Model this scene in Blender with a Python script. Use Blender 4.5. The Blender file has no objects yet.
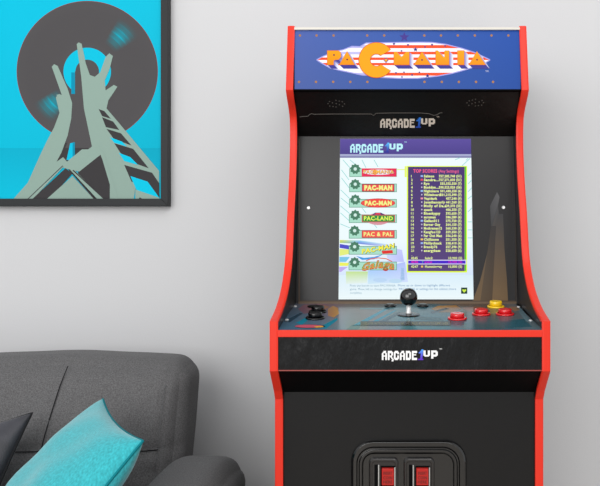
import bpy, bmesh, math, random
from mathutils import Vector, Matrix
random.seed(7)
S = bpy.context.scene
COL = S.collection
CAM = Vector((0.0, -1.76, 1.05))
F = 700.0; CX = 390.0; CY = 243.0
YW = -1.76
def lin(c):
    out = []
    for v in c[:3]:
        v = max(0.0, min(255.0, v)) / 255.0
        out.append(v / 12.92 if v <= 0.04045 else ((v + 0.055) / 1.055) ** 2.4)
    return tuple(out) + (1.0,)
def W(px, py, Z):
    """measured photo point at depth Z -> world"""
    return Vector(((px - CX) * Z / F, YW + Z, 1.05 - (py - CY) * Z / F))
# ------------------------------------------------------------ materials
def mat(name, col, rough=0.5, metal=0.0, spec=0.5, emit=0.0, bump=None, vary=None, coat=0.0, sheen=0.0, attr=False, emit_attr=0.0, alpha=1.0):
    m = bpy.data.materials.new(name); m.use_nodes = True
    nt = m.node_tree; b = nt.nodes['Principled BSDF']
    b.inputs['Base Color'].default_value = lin(col)
    b.inputs['Roughness'].default_value = rough
    b.inputs['Metallic'].default_value = metal
    b.inputs['Specular IOR Level'].default_value = spec
    b.inputs['Coat Weight'].default_value = coat
    b.inputs['Coat Roughness'].default_value = 0.05
    if sheen:
        b.inputs['Sheen Weight'].default_value = sheen
        b.inputs['Sheen Roughness'].default_value = 0.4
    if emit:
        b.inputs['Emission Color'].default_value = lin(col)
        b.inputs['Emission Strength'].default_value = emit
    tc = nt.nodes.new('ShaderNodeTexCoord')
    if attr:
        a = nt.nodes.new('ShaderNodeAttribute'); a.attribute_name = 'Col'
        if emit_attr:
            b.inputs['Base Color'].default_value = (0.01, 0.01, 0.01, 1)
            nt.links.new(a.outputs['Color'], b.inputs['Emission Color'])
            b.inputs['Emission Strength'].default_value = emit_attr
        else:
            nt.links.new(a.outputs['Color'], b.inputs['Base Color'])
    if vary:                                    # (scale, amount, stretch xyz)
        sc, am = vary[0], vary[1]
        n = nt.nodes.new('ShaderNodeTexNoise'); n.inputs['Scale'].default_value = sc; n.inputs['Detail'].default_value = 5
        mp = nt.nodes.new('ShaderNodeMapping')
        if len(vary) > 2: mp.inputs['Scale'].default_value = vary[2]
        nt.links.new(tc.outputs['Object'], mp.inputs['Vector']); nt.links.new(mp.outputs['Vector'], n.inputs['Vector'])
        r = nt.nodes.new('ShaderNodeValToRGB')
        c0 = lin([v * (1 - am) for v in col]); c1 = lin([min(255, v * (1 + am)) for v in col])
        r.color_ramp.elements[0].color = c0; r.color_ramp.elements[0].position = 0.3
        r.color_ramp.elements[1].color = c1; r.color_ramp.elements[1].position = 0.7
        nt.links.new(n.outputs['Fac'], r.inputs['Fac']); nt.links.new(r.outputs['Color'], b.inputs['Base Color'])
    if bump:                                    # (scale, strength, distance, stretch)
        n = nt.nodes.new('ShaderNodeTexNoise'); n.inputs['Scale'].default_value = bump[0]; n.inputs['Detail'].default_value = 4
        mp = nt.nodes.new('ShaderNodeMapping')
        if len(bump) > 3: mp.inputs['Scale'].default_value = bump[3]
        nt.links.new(tc.outputs['Object'], mp.inputs['Vector']); nt.links.new(mp.outputs['Vector'], n.inputs['Vector'])
        bp = nt.nodes.new('ShaderNodeBump'); bp.inputs['Strength'].default_value = bump[1]; bp.inputs['Distance'].default_value = bump[2]
        nt.links.new(n.outputs['Fac'], bp.inputs['Height']); nt.links.new(bp.outputs['Normal'], b.inputs['Normal'])
    return m
M = {}
M['wall'] = mat('wall_paint', (209, 209, 211), 0.9, spec=0.2, bump=(260, 0.12, 0.002))
M['floor'] = mat('pale_oak_floor', (190, 182, 172), 0.45, vary=(3, 0.18, (1, 12, 1)))
M['white'] = mat('white_gloss_paint', (228, 228, 226), 0.4)
M['red'] = mat('red_edge_plastic', (224, 50, 32), 0.4, spec=0.3)
M['blackpanel'] = mat('black_laminate', (30, 30, 31), 0.3, spec=0.5, bump=(180, 0.12, 0.002))
M['innerside'] = mat('dark_side_vinyl', (24, 25, 29), 0.28, spec=0.4)
M['bezel'] = mat('bezel_acrylic', (43, 42, 43), 0.28, spec=0.25, bump=(300, 0.05, 0.001))
M['speaker'] = mat('black_vinyl', (9, 8, 8), 0.35, spec=0.3, bump=(60, 0.25, 0.003))
M['deckfront'] = mat('deck_front_vinyl', (13, 13, 14), 0.22, spec=0.3, bump=(30, 0.45, 0.008, (1.8, 1, 0.6)))
M['lower'] = mat('lower_panel_laminate', (22, 22, 23), 0.26, spec=0.28, bump=(150, 0.1, 0.002))
M['dark'] = mat('matte_black', (5, 5, 6), 0.6, spec=0.08)
M['hole'] = mat('speaker_hole_grey', (78, 74, 70), 0.5)
M['ridge'] = mat('moulded_ridge_highlight', (95, 90, 86), 0.3)  # light grey stands for the reflection along the raised ridge
M['art'] = mat('printed_art', (128, 128, 128), 0.4, spec=0.12, attr=True)
M['deckart'] = mat('deck_print_under_acrylic', (128, 128, 128), 0.2, spec=0.12, attr=True)
M['poster'] = mat('poster_print', (128, 128, 128), 0.6, spec=0.1, attr=True)
M['lcd'] = mat('lcd_image', (128, 128, 128), 0.4, spec=0.08, attr=True, emit_attr=1.0)
M['logo'] = mat('logo_print', (128, 128, 128), 0.4, attr=True)
M['ball'] = mat('joystick_black', (10, 10, 11), 0.12, spec=0.6, coat=0.5)
M['chrome'] = mat('chrome', (215, 218, 220), 0.16, metal=1.0)
M['btnblack'] = mat('black_button', (7, 7, 8), 0.2)
M['btnred'] = mat('red_button', (215, 22, 30), 0.2, coat=0.4)
M['btnyellow'] = mat('yellow_button', (250, 205, 30), 0.2, coat=0.4)
M['screw'] = mat('steel_screw', (225, 225, 225), 0.3, metal=0.35)
M['cream'] = mat('cream_lit_edge', (214, 210, 200), 0.5)
M['coinplastic'] = mat('coin_door_plastic', (11, 11, 12), 0.16, spec=0.8)
M['coinplate'] = mat('coin_plate_metal', (32, 29, 28), 0.25, spec=0.6)
M['coinred'] = mat('coin_button_red', (172, 20, 12), 0.3, emit=0.1)  # slight emission added to the red, though the button is no lamp
M['coindark'] = mat('coin_letter', (90, 8, 4), 0.5)
M['frame'] = mat('charcoal_frame', (44, 46, 48), 0.5, spec=0.2)
M['sofa'] = mat('charcoal_weave', (97, 96, 97), 0.95, spec=0.12, sheen=0.1, vary=(420, 0.16), bump=(700, 0.5, 0.0015))
M['seam'] = mat('charcoal_thread', (38, 38, 40), 0.9, spec=0.1)
M['stitch'] = mat('grey_stitch', (104, 105, 107), 0.9, spec=0.1)
M['teal'] = mat('turquoise_velvet', (56, 168, 177), 0.85, spec=0.15, sheen=0.45, vary=(300, 0.10, (1, 1, 0.5)), bump=(300, 0.3, 0.0015))
M['tealpipe'] = mat('turquoise_seam', (20, 120, 130), 0.9, spec=0.1)
M['darkcush'] = mat('dark_satin', (46, 46, 52), 0.55, sheen=0.2, vary=(18, 0.3), bump=(300, 0.3, 0.002))
# ------------------------------------------------------------ object helpers
def link(name, bm, m, parent=None, smooth=False, bevel=0.0, seg=2):
    me = bpy.data.meshes.new(name)
    bmesh.ops.recalc_face_normals(bm, faces=bm.faces[:])
    bm.to_mesh(me); bm.free()
    me.materials.append(m)
    if smooth:
        for p in me.polygons: p.use_smooth = True
    o = bpy.data.objects.new(name, me); COL.objects.link(o)
    if bevel:
        md = o.modifiers.new('bevel', 'BEVEL'); md.width = bevel; md.segments = seg; md.limit_method = 'ANGLE'; md.angle_limit = math.radians(40)
    if parent:
        o.parent = parent
        base = parent
        off = Vector((0, 0, 0))
        while base: off += base.location; base = base.parent
        o.location = -off
    return o
def thing(name, loc, label, cat, group=None):
    o = bpy.data.objects.new(name, None); o.empty_display_size = 0.1; COL.objects.link(o)
    o.location = loc; o['label'] = label; o['category'] = cat
    if group: o['group'] = group
    return o
def box(bm, x0, x1, y0, y1, z0, z1):
    vs = [bm.verts.new((x, y, z)) for x in (x0, x1) for y in (y0, y1) for z in (z0, z1)]
    for f in ((0,1,3,2),(4,6,7,5),(0,4,5,1),(2,3,7,6),(0,2,6,4),(1,5,7,3)):
        bm.faces.new([vs[i] for i in f])
def slab(bm, a, b, x0, x1, t, n):
    """plank between profile points a,b (world y,z) spanning x0..x1, thickness t along -n (n=(ny,nz))"""
    c = [(a[0], a[1]), (b[0], b[1]), (b[0]-n[0]*t, b[1]-n[1]*t), (a[0]-n[0]*t, a[1]-n[1]*t)]
    L = [bm.verts.new((x0, y, z)) for y, z in c]; R = [bm.verts.new((x1, y, z)) for y, z in c]
    bm.faces.new(L); bm.faces.new(R[::-1])
    for i in range(4):
        j = (i+1) % 4
        bm.faces.new((L[i], R[i], R[j], L[j]))
def prism_x(bm, prof, x0, x1):
    L = [bm.verts.new((x0, y, z)) for y, z in prof]; R = [bm.verts.new((x1, y, z)) for y, z in prof]
    bm.faces.new(L); bm.faces.new(R[::-1]); n = len(prof)
    for i in range(n):
        j = (i+1) % n
        bm.faces.new((L[i], R[i], R[j], L[j]))
def tube(bm, pts, r, n=8, closed=False):
    rings = []; N = len(pts)
    for i, p in enumerate(pts):
        p = Vector(p)
        a = Vector(pts[(i-1) % N if closed else max(i-1, 0)]); b = Vector(pts[(i+1) % N if closed else min(i+1, N-1)])
        t = (b-a).normalized(); up = Vector((0,0,1)) if abs(t.z) < 0.9 else Vector((0,1,0))
        u = t.cross(up).normalized(); v = u.cross(t)
        rr = r[i] if isinstance(r, (list, tuple)) else r
        rings.append([bm.verts.new(p + u*math.cos(2*math.pi*k/n)*rr + v*math.sin(2*math.pi*k/n)*rr) for k in range(n)])
    for i in range(N if closed else N-1):
        A = rings[i]; B = rings[(i+1) % N]
        for k in range(n):
            bm.faces.new((A[k], A[(k+1)%n], B[(k+1)%n], B[k]))
    if not closed:
        bm.faces.new(rings[0][::-1]); bm.faces.new(rings[-1])
def lathe(bm, c, axis, prof, n=32):
    """prof: list of (r, h) along axis from point c"""
    axis = Vector(axis).normalized(); u = axis.orthogonal().normalized(); v = axis.cross(u); c = Vector(c)
    rings = []
    for r, h in prof:
        if r <= 1e-6: rings.append([bm.verts.new(c + axis*h)])
        else: rings.append([bm.verts.new(c + axis*h + (u*math.cos(2*math.pi*k/n) + v*math.sin(2*math.pi*k/n))*r) for k in range(n)])
    for A, B in zip(rings, rings[1:]):
        for k in range(n):
            q = [A[k % len(A)], A[(k+1) % len(A)], B[(k+1) % len(B)], B[k % len(B)]]
            q2 = []
            for x in q:
                if x not in q2: q2.append(x)
            if len(q2) >= 3: bm.faces.new(q2)
    if len(rings[0]) > 1: bm.faces.new(rings[0][::-1])
    if len(rings[-1]) > 1: bm.faces.new(rings[-1])
class Print:
    """flat print lying on a plane through P with normal N; polygons carry their own colours"""
    def __init__(self, P, N, base=0.0004, step=0.00012):
        self.P = Vector(P); self.N = Vector(N).normalized(); self.base = base; self.step = step
        self.v = []; self.f = []; self.c = []
    def at(self, px, py, h=0.0):
        d = Vector(((px-CX)/F, 1.0, (CY-py)/F))
        t = (self.P - CAM).dot(self.N) / d.dot(self.N)
        return CAM + d*t + self.N*h
    def poly(self, pts, col, lay=0):
        k = len(self.v)
        for p in pts: self.v.append(self.at(p[0], p[1], self.base + self.step*lay))
        self.f.append(list(range(k, k+len(pts))))
        if isinstance(col[0], (tuple, list)): self.c += [lin(c) for c in col]
        else: self.c += [lin(col)]*len(pts)
    def rect(self, x0, y0, x1, y1, col, lay=0):
        if isinstance(col[0], (tuple, list)):        # top, bottom
            col = [col[0], col[0], col[1], col[1]]
        self.poly([(x0,y0),(x1,y0),(x1,y1),(x0,y1)], col, lay)
    def disc(self, x, y, rx, col, lay=0, ry=None, n=24):
        ry = ry or rx
        self.poly([(x+rx*math.cos(2*math.pi*k/n), y+ry*math.sin(2*math.pi*k/n)) for k in range(n)], col, lay)
    def star(self, x, y, r, col, lay=0, n=5, inner=0.42, rot=-90):
        self.poly([(x+(r if k%2==0 else r*inner)*math.cos(math.radians(rot+180*k/n)), y+(r if k%2==0 else r*inner)*math.sin(math.radians(rot+180*k/n))) for k in range(2*n)], col, lay)
    def line(self, pts, w, col, lay=0):
        for (x0,y0),(x1,y1) in zip(pts, pts[1:]):
            L = math.hypot(x1-x0, y1-y0) or 1; nx = -(y1-y0)/L*w/2; ny = (x1-x0)/L*w/2
            self.poly([(x0+nx,y0+ny),(x1+nx,y1+ny),(x1-nx,y1-ny),(x0-nx,y0-ny)], col, lay)
    def text(self, s, x, y, h, col, lay=1, width=None, align='l', slant=0.0, bold=0.0, wave=None):
        """y = baseline, h = cap height"""
        vs, fs, w = glyphs(s, bold)
        if not fs: return
        k = h/0.70; kx = (width/w) if width else k
        if align == 'r': x -= w*kx
        if align == 'c': x -= w*kx/2
        o = len(self.v)
        for a, b in vs:
            dy = wave(a/w) if wave else 0
            self.v.append(self.at(x + a*kx + b*k*slant, y - b*k + dy, self.base + self.step*lay)); self.c.append(lin(col))
        for f in fs: self.f.append([o+i for i in f])
    def build(self, name, m, parent):
        me = bpy.data.meshes.new(name)
        me.from_pydata([tuple(v) for v in self.v], [], self.f)
        ca = me.color_attributes.new('Col', 'FLOAT_COLOR', 'POINT')
        for i, c in enumerate(self.c): ca.data[i].color = c
        me.materials.append(m)
        o = bpy.data.objects.new(name, me); COL.objects.link(o)
        # faces look along the plane normal
        bm = bmesh.new(); bm.from_mesh(me)
        for f in bm.faces:
            f.normal_update()
            if f.normal.dot(self.N) < 0: f.normal_flip()
        bm.to_mesh(me); bm.free()
        if parent:
            o.parent = parent; off = Vector((0,0,0)); b = parent
            while b: off += b.location; b = b.parent
            o.location = -off
        return o
_gc = {}
def glyphs(s, bold=0.0):
    key = (s, bold)
    if key in _gc: return _gc[key]
    cu = bpy.data.curves.new('t', 'FONT'); cu.body = s; cu.resolution_u = 2; cu.offset = bold; cu.size = 1.0
    cu.space_character = 1.0 + bold*3
    ob = bpy.data.objects.new('t', cu); COL.objects.link(ob)
    bpy.context.view_layer.update()
    dg = bpy.context.evaluated_depsgraph_get()
    me = bpy.data.meshes.new_from_object(ob.evaluated_get(dg))
    vs = [(v.co.x, v.co.y) for v in me.vertices]; fs = [list(p.vertices) for p in me.polygons]
    bpy.data.objects.remove(ob); bpy.data.curves.remove(cu); bpy.data.meshes.remove(me)
    if vs:
        x0 = min(v[0] for v in vs); w = max(v[0] for v in vs) - x0
        vs = [(a-x0, b) for a, b in vs]
    else: w = 1
    _gc[key] = (vs, fs, w); return _gc[key]
PIX = {'A': ("..###.",".####.","##..##","##..##","######","##..##","##..##","##..##"),
       'R': ("#####.","######","##..##","##..##","#####.","##.##.","##..##","##...##"),
       'C': (".####.","######","##..##","##....","##..##","##..##","######",".####."),
       'D': ("#####.","######","##..##","##..##","##..##","##..##","######","#####."),
       'E': ("######","######","##....","#####.","##....","##....","######","######"),
       '1': ("...##.","..###.",".####.","...##.","...##.","...##.","...##.",".#####"),
       'U': ("##..##","##..##","##..##","##..##","##..##","##..##","######",".####."),
       'P': ("#####.","######","##..##","##..##","######","#####.","##....","##....")}
def pixword(pr, s, x0, y0, x1, y1, cols, lay=2, slant=0.0):
    """grid letters between x0..x1, rows y0..y1; cols = (top, bottom)"""
    n = len(s); cw = (x1-x0)/(n*7-1); rh = (y1-y0)/8
    for i, ch in enumerate(s):
        for r, row in enumerate(PIX[ch]):
            c = 0
            while c < len(row):
                if row[c] == '#':
                    e = c
                    while e < len(row) and row[e] == '#': e += 1
                    ya = y0+r*rh; yb = ya+rh
                    sa = slant*(y1-ya); sb = slant*(y1-yb)
                    t = r/7; col = tuple(cols[0][k]*(1-t)+cols[1][k]*t for k in range(3))
                    xa = x0+(i*7+c)*cw; xb = x0+(i*7+e)*cw
                    pr.poly([(xa+sa,ya),(xb+sa,ya),(xb+sb,yb),(xa+sb,yb)], col, lay)
                    c = e
                else: c += 1
def logo(pr, x, y, s, white=(235,232,225), one=((60,150,235),(60,30,160)), lay=2, slant1=0.25):
    """the maker's word mark: x,y = top left of the first letter, s scales"""
    pixword(pr, 'ARCADE', x, y, x+34.5*s, y+9*s, (white, white), lay)
    pr.rect(x+9.6*s, y+9*s, x+11.4*s, y+10.3*s, white, lay)
    pixword(pr, '1', x+34.3*s, y-1.4*s, x+40.6*s, y+9*s, one, lay, 0.12)
    pixword(pr, 'U', x+40.8*s, y-0.4*s, x+47.2*s, y+5.6*s, (white, white), lay)
    pixword(pr, 'P', x+48.4*s, y-0.4*s, x+54.8*s, y+7.6*s, (white, white), lay)
    pr.text('TM', x+56.3*s, y-1.2*s, 1.4*s, white, lay)
# ------------------------------------------------------------ the room
def struct(name, bm, m, parent=None):
    o = link(name, bm, m, parent); o['kind'] = 'structure'; return o
bm = bmesh.new(); box(bm, -3.2, 2.6, 0.0, 0.12, 0.0, 2.6); struct('wall_back', bm, M['wall'])
bm = bmesh.new(); box(bm, -3.2, 2.6, -4.2, 0.0, -0.06, 0.0); struct('floor', bm, M['floor'])
bm = bmesh.new(); box(bm, -3.2, 2.6, -0.014, 0.0, 0.0, 0.09); struct('baseboard_back', bm, M['white'])
# ------------------------------------------------------------ arcade cabinet
X0 = 0.0343; HW = 0.24; T = 0.013
cab = thing('arcade_cabinet', (X0, -0.3, 0.0), 'black upright arcade machine with red edges, blue marquee and lit screen against the white wall', 'arcade machine')
prof = [(1.412,.437),(1.386,.303),(1.400,.290),(1.428,.270),(1.442,.248),(1.444,.200),(1.430,.130),(1.406,.062),(1.382,-.020),(1.358,-.058),(1.318,-.092),(1.262,-.118),(1.2,-.1345),(1.2,-.2194),(1.243,-.262),(1.256,-.280),(1.256,-1.05)]
prof = [(YW+a, 1.05+b) for a, b in prof]
YB = YW + 1.735
# smooth only the concave curve with a spline
def smooth_profile(p, i0, i1, n=5):
    out = list(p[:i0+1])
    for i in range(i0, i1):
        p0 = p[max(i-1, i0)]; p1 = p[i]; p2 = p[i+1]; p3 = p[min(i+2, i1)]
        for k in range(1, n+1):
            t = k/n
            q = tuple(0.5*((2*p1[c]) + (-p0[c]+p2[c])*t + (2*p0[c]-5*p1[c]+4*p2[c]-p3[c])*t*t + (-p0[c]+3*p1[c]-3*p2[c]+p3[c])*t**3) for c in (0,1))
            out.append(q)
    return out + list(p[i1+1:])
edge = smooth_profile(prof, 1, 12)
for s in (-1, 1):
    xo = X0 + s*HW; xi = X0 + s*(HW-T); a, b = min(xo,xi), max(xo,xi)
    bm = bmesh.new()
    prism_x(bm, [(y+0.002, z-(0.002 if i == 0 else 0)) for i, (y, z) in enumerate(edge)] + [(YB, 0.0), (YB, edge[0][1]-0.002)], a+0.0004, b-0.0004)
    sp = link('side_panel', bm, M['innerside'], cab)
    bm = bmesh.new()                                     # T-moulding strip, thin, wraps the front edge and top
    path = [(YB, edge[0][1])] + edge
    L = []
    for i, (y, z) in enumerate(path):
        p0 = Vector(path[max(i-1,0)]); p1 = Vector(path[min(i+1,len(path)-1)]); t = (p1-p0).normalized()
        n = Vector((t.y, -t.x))                           # outward
        if n.x > 0.2 and i > 0: n = -n
        if i == 0: n = Vector((0,1))
        if i == 1: n = Vector((-0.7,0.7))
        y1, z1 = y+n.x*0.0012, z+n.y*0.0012; y2, z2 = y-n.x*0.0045, z-n.y*0.0045
        L.append([bm.verts.new((a-0.0006, y2, z2)), bm.verts.new((a-0.0006, y1+0.0008*-n.x, z1-0.0008*n.y)), bm.verts.new((a+0.0022, y1, z1)), bm.verts.new((b-0.0022, y1, z1)), bm.verts.new((b+0.0006, y1-0.0008*n.x, z1-0.0008*n.y)), bm.verts.new((b+0.0006, y2, z2))])
    for A, B in zip(L, L[1:]):
        for k in range(6):
            bm.faces.new((A[k], A[(k+1)%6], B[(k+1)%6], B[k]))
    bm.faces.new(L[0]); bm.faces.new(L[-1][::-1])
    tr = link('edge_trim', bm, M['red'], sp); tr['label'] = 'red plastic edge strip'
XL = X0-HW+T; XR = X0+HW-T
def P(Z, z): return (YW+Z, 1.05+z)
# top and back panels
bm = bmesh.new(); box(bm, XL, XR, YW+1.414, YB, 1.05+.424, 1.05+.4335); tp = link('top_panel', bm, M['blackpanel'], cab)
bm = bmesh.new(); box(bm, XL, XR, YW+1.4085, YW+1.4135, 1.05+.4295, 1.05+.4340); link('top_edge', bm, M['cream'], tp)['label'] = 'front lip of the top, light on its edge painted in cream'  # cream stands for light catching the top panel's front edge
bm = bmesh.new(); box(bm, XL, XR, YB-0.012, YB, 0.02, 1.05+.424); link('back_panel', bm, M['blackpanel'], cab)
# marquee
ma, mb = P(1.4135,.4285), P(1.390,.3035)
mt = (Vector(mb)-Vector(ma)).normalized(); mn = Vector((mt.y, -mt.x));  mn = mn if mn.x < 0 else -mn
bm = bmesh.new(); slab(bm, ma, mb, XL, XR, 0.01, (mn.x, mn.y)); mq = link('marquee', bm, M['dark'], cab)
pr = Print((0, ma[0], ma[1]), (0, mn.x, mn.y))
def mgrad(x0, x1, y0, y1, n=12):
    for i in range(n):
        for j in range(4):
            def c(x, y):
                u = (x-294)/227; v = (y-28)/62
                a = (72,92,156); b = (30,72,152)
                q = [a[k]*(1-u)+b[k]*u for k in range(3)]
                return tuple(w*(1.04-0.08*v) for w in q)
            xa = x0+(x1-x0)*i/n; xb = x0+(x1-x0)*(i+1)/n; ya = y0+(y1-y0)*j/4; yb = y0+(y1-y0)*(j+1)/4
            pr.poly([(xa,ya),(xb,ya),(xb,yb),(xa,yb)], [c(xa,ya),c(xb,ya),c(xb,yb),c(xa,yb)], 0)
mgrad(294.6, 520.6, 29.0, 89.2)
DOT = (160,112,74)
for x in (300, 316.6, 333.6, 367.2, 384.2, 424.3, 441.0, 457.8, 474.8, 491.5, 508.3): pr.disc(x, 35.6, 1.25, DOT, 1, n=10)
for x in (299, 316, 333.2, 350.3, 367.4, 424.5, 441.8, 458.8, 476, 493): pr.disc(x, 82, 1.25, DOT, 1, n=10)
pr.star(404.3, 37.2, 5.2, (66,52,132), 1)
up = [(316.5,60),(322,57),(335,51.5),(343,50),(352,46.5),(360,46.8),(366,43.2),(400,42.6),(420,42.4),(432,42.6),(446,44.5),(462,48.5),(474,52.5),(486,58),(490,60)]
dn = [(316.5,60),(322,63.5),(330,68),(340,70.5),(352,73),(362,75.2),(372,75.5),(380,77.5),(400,78.5),(418,78.4),(438,76.2),(452,73.5),(465,70),(476,66.5),(486,62.5),(490,60)]
def ev(t, x):
    for (xa, ya), (xb, yb) in zip(t, t[1:]):
        if xa <= x <= xb: return ya+(yb-ya)*(x-xa)/(xb-xa)
    return t[-1][1]
WH = (236,232,240); RD = (226,74,34); LI = (178,176,220)
bands = [(40,45.2,WH),(45.2,48.4,RD),(48.4,51.8,WH),(51.8,54.6,RD),(54.6,57.6,WH),(57.6,60.2,RD),(60.2,63.0,WH),(63.0,65.4,RD),(65.4,72.8,WH),(72.8,75.8,RD),(75.8,80,WH)]
xs = [316.5+i*1.5 for i in range(117)]
xs = [x for x in xs if x <= 490]
for xa, xb in zip(xs, xs[1:]):
    for y0, y1, c in bands:
        a0, a1 = max(y0, ev(up,xa)), min(y1, ev(dn,xa)); b0, b1 = max(y0, ev(up,xb)), min(y1, ev(dn,xb))
        if a1 > a0 or b1 > b0:
            a1 = max(a0,a1); b1 = max(b0,b1)
            if xa < 366 and c == RD and not (52 < y0 < 64): c2 = LI
            else: c2 = c
            pr.poly([(xa,a0),(xb,b0),(xb,b1),(xa,a1)], c2, 2)
for t, w in ((up, 1.0), (dn, 1.1)):
    pr.line(t, w, (150,150,214), 3)
NV = (46,44,120)
for x, y, r in ((394,44,1.7),(408,45,1.5),(432,44.8,1.6),(425,47,1.2),(401.5,51,1.3),(415.5,49.6,2.6),(445,46,1.3),(396,73,1.3),(404,72.3,1.2),(412,75,1.5),(419.3,72.5,1.3),(427.5,76,2.3),(402,77,1.2)): pr.star(x, y, r, NV, 4)
def sweep(pts, dx, dy, lay):
    n = len(pts)
    for i in range(n):
        a = pts[i]; b = pts[(i+1)%n]
        ex, ey = b[0]-a[0], b[1]-a[1]
        nx, ny = ey, -ex
        if nx*dx+ny*dy <= 0: continue
        L = math.hypot(nx, ny); k = abs(nx)/L if L else 0
        c1 = tuple(52+(150-52)*k*0.5 if j == 0 else (46+(140-46)*k*0.5 if j == 1 else 128+(215-128)*k*0.5) for j in range(3))
        c2 = tuple(60+(225-60)*k for j in range(2)) + (140+(240-140)*k,)
        pr.poly([a, b, (b[0]+dx,b[1]+dy), (a[0]+dx,a[1]+dy)], [c1, c1, c2, c2], lay)
def cw(pts):
    A = sum(p[0]*q[1]-q[0]*p[1] for p, q in zip(pts, pts[1:]+pts[:1]))
    return pts if A > 0 else pts[::-1]
OG = (232,152,14); OG2 = (224,134,10)
def block(pts, holes=(), dx=4.2, dy=3.9, shadow=True, out=None):
    pts = cw(pts)
    cx = sum(p[0] for p in pts)/len(pts); cy = sum(p[1] for p in pts)/len(pts)
    if shadow: sweep(pts, dx, dy, 5)
    pr.poly([(cx+(p[0]-cx)*1.05+0, cy+(p[1]-cy)*1.06) for p in pts], (206,92,34), 6)
    pr.poly(pts, [OG if p[1] < 60 else OG2 for p in pts], 7)
    for h in holes: pr.disc(h[0], h[1], h[2] if len(h) > 2 else 0.9, (92,40,70), 8, n=10)
z1 = lambda X, Y: (310+X/5.4545, 25+Y/5.4545)
z2 = lambda X, Y: (400+X/5.4545, 25+Y/5.4545)
block([z1(*p) for p in ((95,142),(155,142),(168,154),(169,176),(155,190),(136,192),(130,196),(130,218),(95,218))], [z1(131,165)])
block([z1(*p) for p in ((202,146),(244,218),(160,218))], [z1(203,190)])
block([z1(*p) for p in ((458,148),(474,148),(498,176),(524,148),(541,148),(541,218),(458,218))])
block([z2(*p) for p in ((120,148),(166,218),(76,218))], [z2(120,192)])
block([z2(*p) for p in ((195,142),(208,142),(236,176),(242,176),(242,142),(267,142),(267,218),(195,218))])
block([z2(*p) for p in ((313,142),(350,142),(350,218),(313,218))])
block([z2(*p) for p in ((419,146),(466,218),(376,218))], [z2(420,191)])
# big round letter C: a thick ring with an open mouth cut square
cc = (376.4, 60.4)
def arc(r, a0, a1, n): return [(cc[0]+r*math.cos(math.radians(a0+(a1-a0)*k/n)), cc[1]+r*math.sin(math.radians(a0+(a1-a0)*k/n))) for k in range(n+1)]
Cpts = arc(17.5, 36, 324, 40) + arc(6.2, 312, 48, 20)
for k, (r0, r1, col, ly) in enumerate(((17.9, 5.8, (200,86,34), 9), (17.3, 6.4, OG, 10))):
    o = arc(r0, 36, 324, 44); i_ = arc(r1, 46, 314, 44)
    for j in range(44): pr.poly([o[j], o[j+1], i_[j+1], i_[j]], col, ly)
pr.poly([(383.5,60.4),(386,57.6),(388.6,60.4),(386,63.2)], (60,60,150), 5)
pr.disc(386, 60.4, 1.5, OG, 6, n=12)
pr.text('TM', 485.4, 72.2, 1.6, (206,206,224), 3)
pr.build('marquee_print', M['art'], mq)
# speaker panel under the marquee, leaning back
sa, sb = P(1.402,.3035), P(1.482,.2255)
st = (Vector(sb)-Vector(sa)).normalized(); sn = Vector((st.y, -st.x)); sn = sn if sn.x < 0 else -sn
bm = bmesh.new(); slab(bm, sa, sb, XL, XR, 0.012, (sn.x, sn.y)); sk = link('speaker_panel', bm, M['speaker'], cab)
pr = Print((0, sa[0], sa[1]), (0, sn.x, sn.y))
for gx, gy, mir in ((336, 103.6, 1), (475.5, 102.6, -1)):
    bm = bmesh.new()
    for dx, dy in ((-8,0),(-6.5,-2.2),(-6.2,2.4),(-3.6,-0.8),(-2.9,2.9),(0,-3.4),(0.3,0),(0,3.2),(3.2,-2.6),(3.5,1.1),(6.2,-1.9),(6.6,2.6),(8.5,0.2)):
        lathe(bm, pr.at(gx+dx*mir, gy+dy), pr.N, [(0.0013,-0.001),(0.0013,0.0006),(0,0.0006)], 8)
    link('speaker_grille', bm, M['hole'], sk)['label'] = 'cluster of small speaker holes'
rp = [(299.5,117),(303,116.4),(308,116.2),(309.6,114.4),(311.6,113.6),(314,114.2),(330,114),(371,113.9),(373.6,115.4),(376,113.2),(392,112.9),(420,112.9),(429,113.6),(434,115.4),(437,114.6),(440,112.8),(442.5,112.8)]
bm = bmesh.new(); tube(bm, [pr.at(x, y, 0.0002) for x, y in rp], 0.0006, 6); link('panel_crease', bm, M['ridge'], sk)
logo(pr, 380.2, 118.6, 1.0, (212,200,186), ((40,120,210),(30,70,170)))
pr.build('maker_logo', M['logo'], sk)
# screen bezel
ba, bb = P(1.482,.2262), P(1.434,-.1265)
bt = (Vector(bb)-Vector(ba)).normalized(); bn = Vector((bt.y, -bt.x)); bn = bn if bn.x < 0 else -bn
bm = bmesh.new(); slab(bm, ba, bb, XL, XR, 0.006, (bn.x, bn.y)); bz = link('screen_bezel', bm, M['bezel'], cab)
pr = Print((0, ba[0], ba[1]), (0, bn.x, bn.y))
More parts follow.
